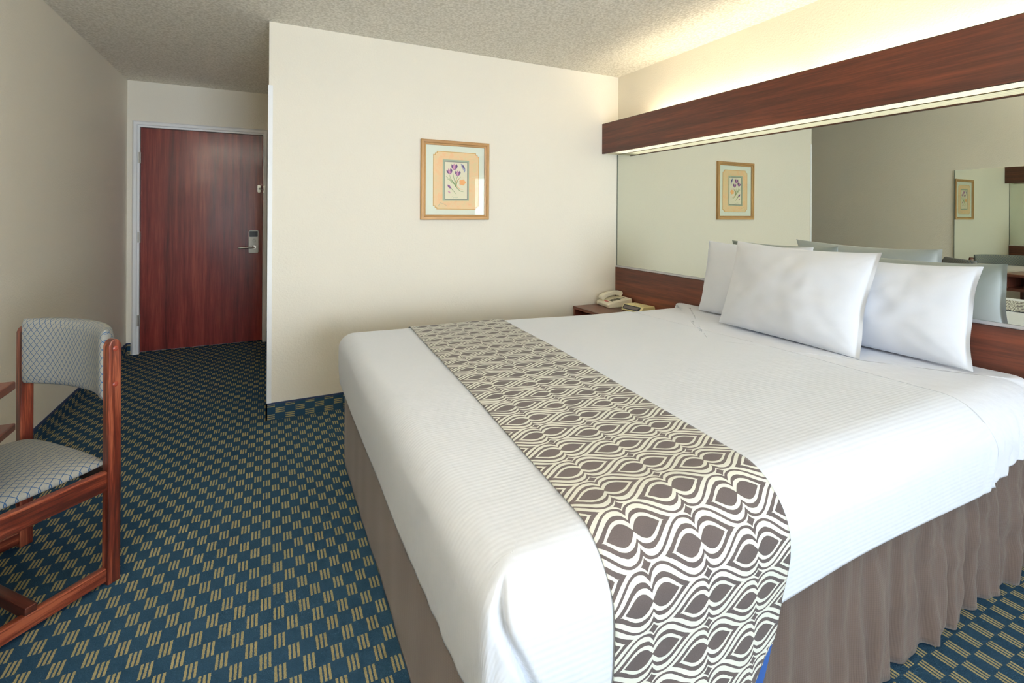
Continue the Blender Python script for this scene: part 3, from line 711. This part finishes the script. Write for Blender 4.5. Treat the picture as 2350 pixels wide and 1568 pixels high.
def drape(off, step, keep, name, m, parent, hem_off=0.0, thick=.004, cut=None):
    pp = per_points(BX0, BX1, BY0, BY1, .036, .13, step)
    NE, NS, NI = 12, 22, 34
    N = len(pp); V = []; UV = []
    for k in range(NI + NE + NS + 1):
        for (x, y, nx, ny) in pp:
            r = edge_r(x, y)
            ix = max(BX0 + .065, min(BX1 - .05, x - nx * r)); iy = max(BY0 + r, min(BY1 - r, y - ny * r))
            if k <= NI:
                cxp = max(BX0 + .75, min(BX1 - .75, ix)); cyp = (BY0 + BY1) / 2
                t_ = k / NI; X, Y = cxp + (ix - cxp) * t_, cyp + (iy - cyp) * t_; Z = ZT + dome(X, Y) + off
                u_, v_ = X, Y
            elif k <= NI + NE:
                a = (k - NI) / NE * PI / 2
                X, Y = ix + (x + nx * off - ix) * math.sin(a), iy + (y + ny * off - iy) * math.sin(a); Z = ZT - r + (r + off) * math.cos(a) + dome(ix, iy) * math.cos(a)
                arc = r * a - r; u_, v_ = x + nx * arc, y + ny * arc
            else:
                hz = hem_z(x, y, nx, ny) + hem_off; zt = ZT - r; t_ = (k - NI - NE) / NS; Z = zt + (hz - zt) * t_
                X, Y = x + nx * off, y + ny * off; arc = r * PI / 2 - r + (zt - Z); u_, v_ = x + nx * arc, y + ny * arc
            if k > NI:
                fs = fold_shape(x, y, nx, ny, Z) * sstep(.15, 1.0, (k - NI) / NE); X += nx * fs; Y += ny * fs
            V.append((X, Y, Z)); UV.append((u_, v_))
    Fc = []
    for k in range(NI + NE + NS):
        for i in range(N):
            j = (i + 1) % N; q = (k * N + i, k * N + j, (k + 1) * N + j, (k + 1) * N + i)
            if keep is None or all(keep(V[a], k > NI + NE) for a in q): Fc.append(q)
    o = mesh_obj(name, V, Fc, m, parent, True, UV)
    bm = bmesh.new(); bm.from_mesh(o.data); bmesh.ops.remove_doubles(bm, verts=bm.verts, dist=2.2e-3)
    if cut: bmesh.ops.bisect_plane(bm, geom=bm.verts[:] + bm.edges[:] + bm.faces[:], plane_co=Vector(cut[0]), plane_no=Vector(cut[1]), clear_outer=True)
    loose = [v for v in bm.verts if not v.link_faces]; bmesh.ops.delete(bm, geom=loose, context='VERTS')
    bmesh.ops.recalc_face_normals(bm, faces=bm.faces)
    up = max(bm.faces, key=lambda f_: f_.calc_center_median().z)
    if up.normal.z < 0: bmesh.ops.reverse_faces(bm, faces=bm.faces)
    bm.to_mesh(o.data); bm.free()
    for p in o.data.polygons: p.use_smooth = True
    if thick:
        bm = bmesh.new(); bm.from_mesh(o.data); bm.normal_update()
        be = [e for e in bm.edges if e.is_boundary and not all(abs(v.co.y - (BY0 + BY1) / 2) < .004 and BX0 + .5 < v.co.x < BX1 - .5 for v in e.verts) and (max(v.co.z for v in e.verts) < .52 or min(v.co.x for v in e.verts) > 2.0)]
        nrm = {v: v.normal.copy() for e in be for v in e.verts}; co = {tuple(v.co): n_ for v, n_ in nrm.items()}
        ex = bmesh.ops.extrude_edge_only(bm, edges=be)
        for v in [g_ for g_ in ex['geom'] if isinstance(g_, bmesh.types.BMVert)]:
            v.co -= co.get(tuple(v.co), Vector((0, 0, 1))) * thick
        bm.to_mesh(o.data); bm.free()
    return o
bed = thing('bed', 'king size bed with taupe skirt against the headboard wall', 'bed', (0, 0, 0))
mt = MB(); mp = [(x, y) for x, y, _, _ in per_points(BX0 + .03, BX1 - .012, BY0 + .03, BY1 - .03, .05, .12, .2)]
mt.prism(mp, 'z', .36, ZT - .10).build('mattress', MATT, bed, bevel=.03, seg=4)
MB().box(BX0 + .05, BX1 - .02, BY0 + .06, BY1 - .06, 0.02, .355).build('box_spring', MATT, bed, bevel=.01)
def skirt():
    x0, x1, y0, y1 = BX0 + .018, BX1 - .005, BY0 + .022, BY1 - .02; st = .008; pts = []
    k = int((x1 - x0 - .01) / st)
    for i in range(k + 1): pts.append((x1 - (x1 - x0 - .012) * i / k, y0, 0, -1))
    k2 = int((y1 - y0) / st)
    for i in range(k2 + 1): pts.append((x0, y0 + .012 + (y1 - y0 - .024) * i / k2, -1, 0))
    for i in range(k + 1): pts.append((x0 + .012 + (x1 - x0 - .012) * i / k, y1, 0, 1))
    NZ_ = 22; V = []; UV = []; s_ = 0; last = None
    for (x, y, nx, ny) in pts:
        if last: s_ += math.hypot(x - last[0], y - last[1])
        last = (x, y)
        for k in range(NZ_ + 1):
            t_ = k / NZ_; z = .435 * (1 - t_) + .004
            if ny < 0:
                w = .4 + .6 * sstep(.9, 1.5, x); a = .012 * w
                f_ = math.sin(s_ * 46 + 2.2 * noise.noise(Vector((s_ * 3, t_ * 1.5, 0)))) + .6 * math.sin(s_ * 87 + 3 * noise.noise(Vector((s_ * 5, t_ * 2, 5))))
                f_ = math.copysign(abs(f_) ** .8, f_)
                d = a * f_ * (.35 + .65 * t_) + .020 * noise.noise(Vector((s_ * 4.5, t_ * 1.4, 9))) * t_ + .010 * noise.noise(Vector((s_ * 9, t_ * 7, 2))) * sstep(1.4, 2.0, x)
                z += .010 * abs(noise.noise(Vector((s_ * 6, 0, 4)))) * t_
            else: d = .0010 * math.sin(s_ * 30 + 2 * noise.noise(Vector((s_ * 3, 0, 0)))) * (.5 + .5 * t_) + .006 * noise.noise(Vector((s_ * 2, t_, 7))) * t_
            V.append((x + nx * d, y + ny * d, z)); UV.append((s_, z))
    F_ = [(i * (NZ_ + 1) + k, (i + 1) * (NZ_ + 1) + k, (i + 1) * (NZ_ + 1) + k + 1, i * (NZ_ + 1) + k + 1) for i in range(len(pts) - 1) for k in range(NZ_)]
    o = mesh_obj('bed_skirt', V, F_, SKIRT, bed, True, UV); md = o.modifiers.new('thick', 'SOLIDIFY'); md.thickness = .0025; md.offset = 0
    return o
tag(skirt(), 'gathered taupe skirt')
fsheet = drape(0.0, .024, lambda v, side: (v[0] < 2.52 or not side), 'flat_sheet', SHEET2, None, hem_off=.012)
tag(fsheet, 'smooth white sheet showing at the head of the bed under the pillows', 'sheet')
cov = drape(.008, .016, None, 'coverlet', SHEET, None, cut=((2.085, .9, .6), (1, .035, .10)))
tag(cov, 'white ribbed coverlet spread over the king bed with tucked corners', 'coverlet')

# bed runner
def bed_profile(x, n=260, zb=.15, zf=.30, off=.012):
    """near bottom -> over the top -> far side, list of (y, z)"""
    rn, rf = edge_r(x, BY0), edge_r(x, BY1); out = []
    for i in range(60): out.append((BY0, zb + (ZT - rn - zb) * i / 60, 0, -1))
    for i in range(16): a = i / 16 * PI / 2; out.append((BY0 + rn * (1 - math.cos(a)), ZT - rn + rn * math.sin(a), math.sin(a), -math.cos(a)))
    for i in range(100): out.append((BY0 + rn + (BY1 - rf - BY0 - rn) * i / 100, ZT, 1, 0))
    for i in range(16): a = i / 16 * PI / 2; out.append((BY1 - rf * (1 - math.sin(a)), ZT - rf + rf * math.cos(a), math.cos(a), math.sin(a)))
    for i in range(31): out.append((BY1, ZT - rf - (ZT - rf - zf) * i / 30, 0, 1))
    return out
def runner_mesh(name, m, parent, off, x_in, zb, corner, uvon=True):
    NU = 60; V = []; UV = []; K = None
    for i in range(NU + 1):
        u_ = i / NU
        prof_ = bed_profile(.58 + .52 * u_, zb=zb, off=off); K = len(prof_); s_ = 0; last = None
        for k, (y, z, nz, ny) in enumerate(prof_):
            yl_ = (y - BY0) / (BY1 - BY0)
            xl = .555 + .125 * yl_; xr = 1.055 + .150 * yl_
            xa = xl + x_in[0] + (xr - xl - x_in[0] + x_in[1]) * u_
            nzv, nyv = (nz, ny) if not (ny == -1 or ny == 1) else (0, ny)
            o_ = off
            Y = y; Z = z
            if k < 60 or ny < 0:
                pass
            if abs(nyv) > 0:
                fs = fold_shape(xa, y, 0, -1 if nyv < 0 else 1, max(z, HEM)) * sstep(.15, 1.0, math.asin(min(1, abs(nyv))) / (PI / 2))
                Y += nyv * max(fs, -.002)
            dz = dome(xa, Y) * (1 if abs(nyv) < .99 else 0) if abs(nyv) < .999 else 0
            Z += dz * (1 - abs(nyv))
            Y += nyv * o_; Z += (1 if nyv == 0 else math.sqrt(max(0, 1 - nyv * nyv))) * o_
            if ny == -1 and z < HEM + .10:
                t_ = (HEM + .10 - z) / (HEM + .10 - zb)
                xa -= t_ * t_ * .075 * u_ + .010 * t_ * u_
                Y += -.010 * math.sin(PI * u_) * t_ + .020 * t_ * sstep(.72, 1.0, u_) + .006 * math.sin(u_ * 9 + 1) * t_
                if corner:
                    c_ = sstep(.80, 1.0, u_); Z = max(Z, zb + corner * c_ * c_)
            if last is not None: s_ += math.hypot(y - last[0], z - last[1])
            last = (y, z)
            V.append((xa, Y, Z)); UV.append((xa - xl - .092, s_ - .006 + (zb - .15)))
    F_ = [(i * K + k, (i + 1) * K + k, (i + 1) * K + k + 1, i * K + k + 1) for i in range(NU) for k in range(K - 1)]
    o = mesh_obj(name, V, F_, m, parent, True, UV); return o
run = thing('bed_runner', 'dark taupe bed runner printed with white ogee waves across the foot of the bed', 'bed runner', (0, 0, 0))
rc = runner_mesh('printed_cloth', RUN, run, .0145, (0, 0), .17, .14)
md = rc.modifiers.new('thick', 'SOLIDIFY'); md.thickness = .002; md.offset = -1
ln_ = runner_mesh('lining', LINING, run, .0118, (.008, -.004), .15, .0)
tag(ln_, 'plain blue lining')

# ------------------------------------------------------------------ pillows
def pillow(label, loc, w, h, th, rot, seed, hem=0, sag=0.0, group=None):
    """local x = width, local y = height (0 at the resting edge), z = thickness"""
    nu, nv = 84, 60; V = []; F_ = []
    def P3(u, v, side):
        a = math.sin(u * PI / 2); b = math.sin(v * PI / 2)
        ae = a
        if hem: ae = max(-1, min(1, (a * hem + .09) / .91 if a * hem > -1 else -1)) if False else a
        fu = a * hem if hem else 0
        fill_lim = .955
        if hem and fu > 0: an = min(1.0, abs(a) / fill_lim)
        else: an = abs(a)
        k = max(0, 1 - an ** 2.2) ** .60 * max(0, 1 - abs(b) ** 2.3) ** .58
        X = w / 2 * a * (1 - .055 * (1 - b * b)); Y = h / 2 + h / 2 * b * (1 - .075 * (1 - a * a) * (1 if b > 0 else .25))
        Y += h * .03 * sag * a
        n_ = noise.noise(Vector((a * 2.2 + seed, b * 1.6, side * .7))) * .10 + noise.noise(Vector((a * 5 + seed, b * 3.5, 4 + side))) * .06
        # creases radiating from the corners
        for cx, cy in ((-1, 1), (1, 1), (-1, -1), (1, -1)):
            dx_, dy_ = (a - cx) * w / h, b - cy; rr = math.hypot(dx_, dy_); ang = math.atan2(dy_, dx_)
            n_ += .035 * math.exp(-rr * 2.0) * math.sin(ang * 13 + seed * 3)
        n_ += .018 * math.sin(b * 26 + 5 * noise.noise(Vector((a * 2, b, seed)))) * abs(a) ** 3
        lower = 1 + .14 * (-b)
        Z = side * th / 2 * k * (1 + n_) * lower
        if hem and abs(a) > fill_lim and fu > 0: Z = side * .0015 + .006 * math.sin(b * 6 + seed) * (abs(a) - fill_lim) / .05
        Z += .010 * noise.noise(Vector((a * 1.5, b * 1.5, seed * 2)))
        return (X, Y, Z)
    for side in (1, -1):
        for j in range(nv + 1):
            for i in range(nu + 1): V.append(P3(-1 + 2 * i / nu, -1 + 2 * j / nv, side))
    n1 = (nu + 1) * (nv + 1)
    for side in (0, 1):
        for j in range(nv):
            for i in range(nu):
                q = side * n1 + j * (nu + 1) + i; q = (q, q + 1, q + nu + 2, q + nu + 1); F_.append(q if side == 0 else q[::-1])
    o = mesh_obj('pillow', V, F_, PILC, None, True)
    bm = bmesh.new(); bm.from_mesh(o.data); bmesh.ops.remove_doubles(bm, verts=bm.verts, dist=1e-4); bmesh.ops.recalc_face_normals(bm, faces=bm.faces); bm.to_mesh(o.data); bm.free()
    o.matrix_world = Matrix.Translation(loc) @ rot
    return tag(o, label, 'pillow', group)
def prot(yaw, lean, roll=0):
    """local x -> -y world (left to right in view), local y -> up, local z -> -x world (towards the foot); lean tips the top back to the wall"""
    B = Matrix(((0, 0, -1, 0), (-1, 0, 0, 0), (0, 1, 0, 0), (0, 0, 0, 1)))
    return Matrix.Rotation(math.radians(yaw), 4, 'Z') @ Matrix.Rotation(math.radians(lean), 4, 'Y') @ B @ Matrix.Rotation(math.radians(roll), 4, 'Z')
zb_ = ZT + .008
pillow('upright white pillow at the nightstand side, against the mirror wall', (2.470, 1.930, zb_), .68, .45, .19, prot(0, 11), 1.3, hem=0)
pillow('upright white pillow at the near side, against the mirror wall', (2.470, 1.245, zb_), .67, .415, .19, prot(0, 11), 4.7, hem=1)
pillow('white pillow leaning in front of the other two', (2.255, 1.570, zb_ + .002), .735, .475, .20, prot(0, 18, -1), 8.1, hem=1)
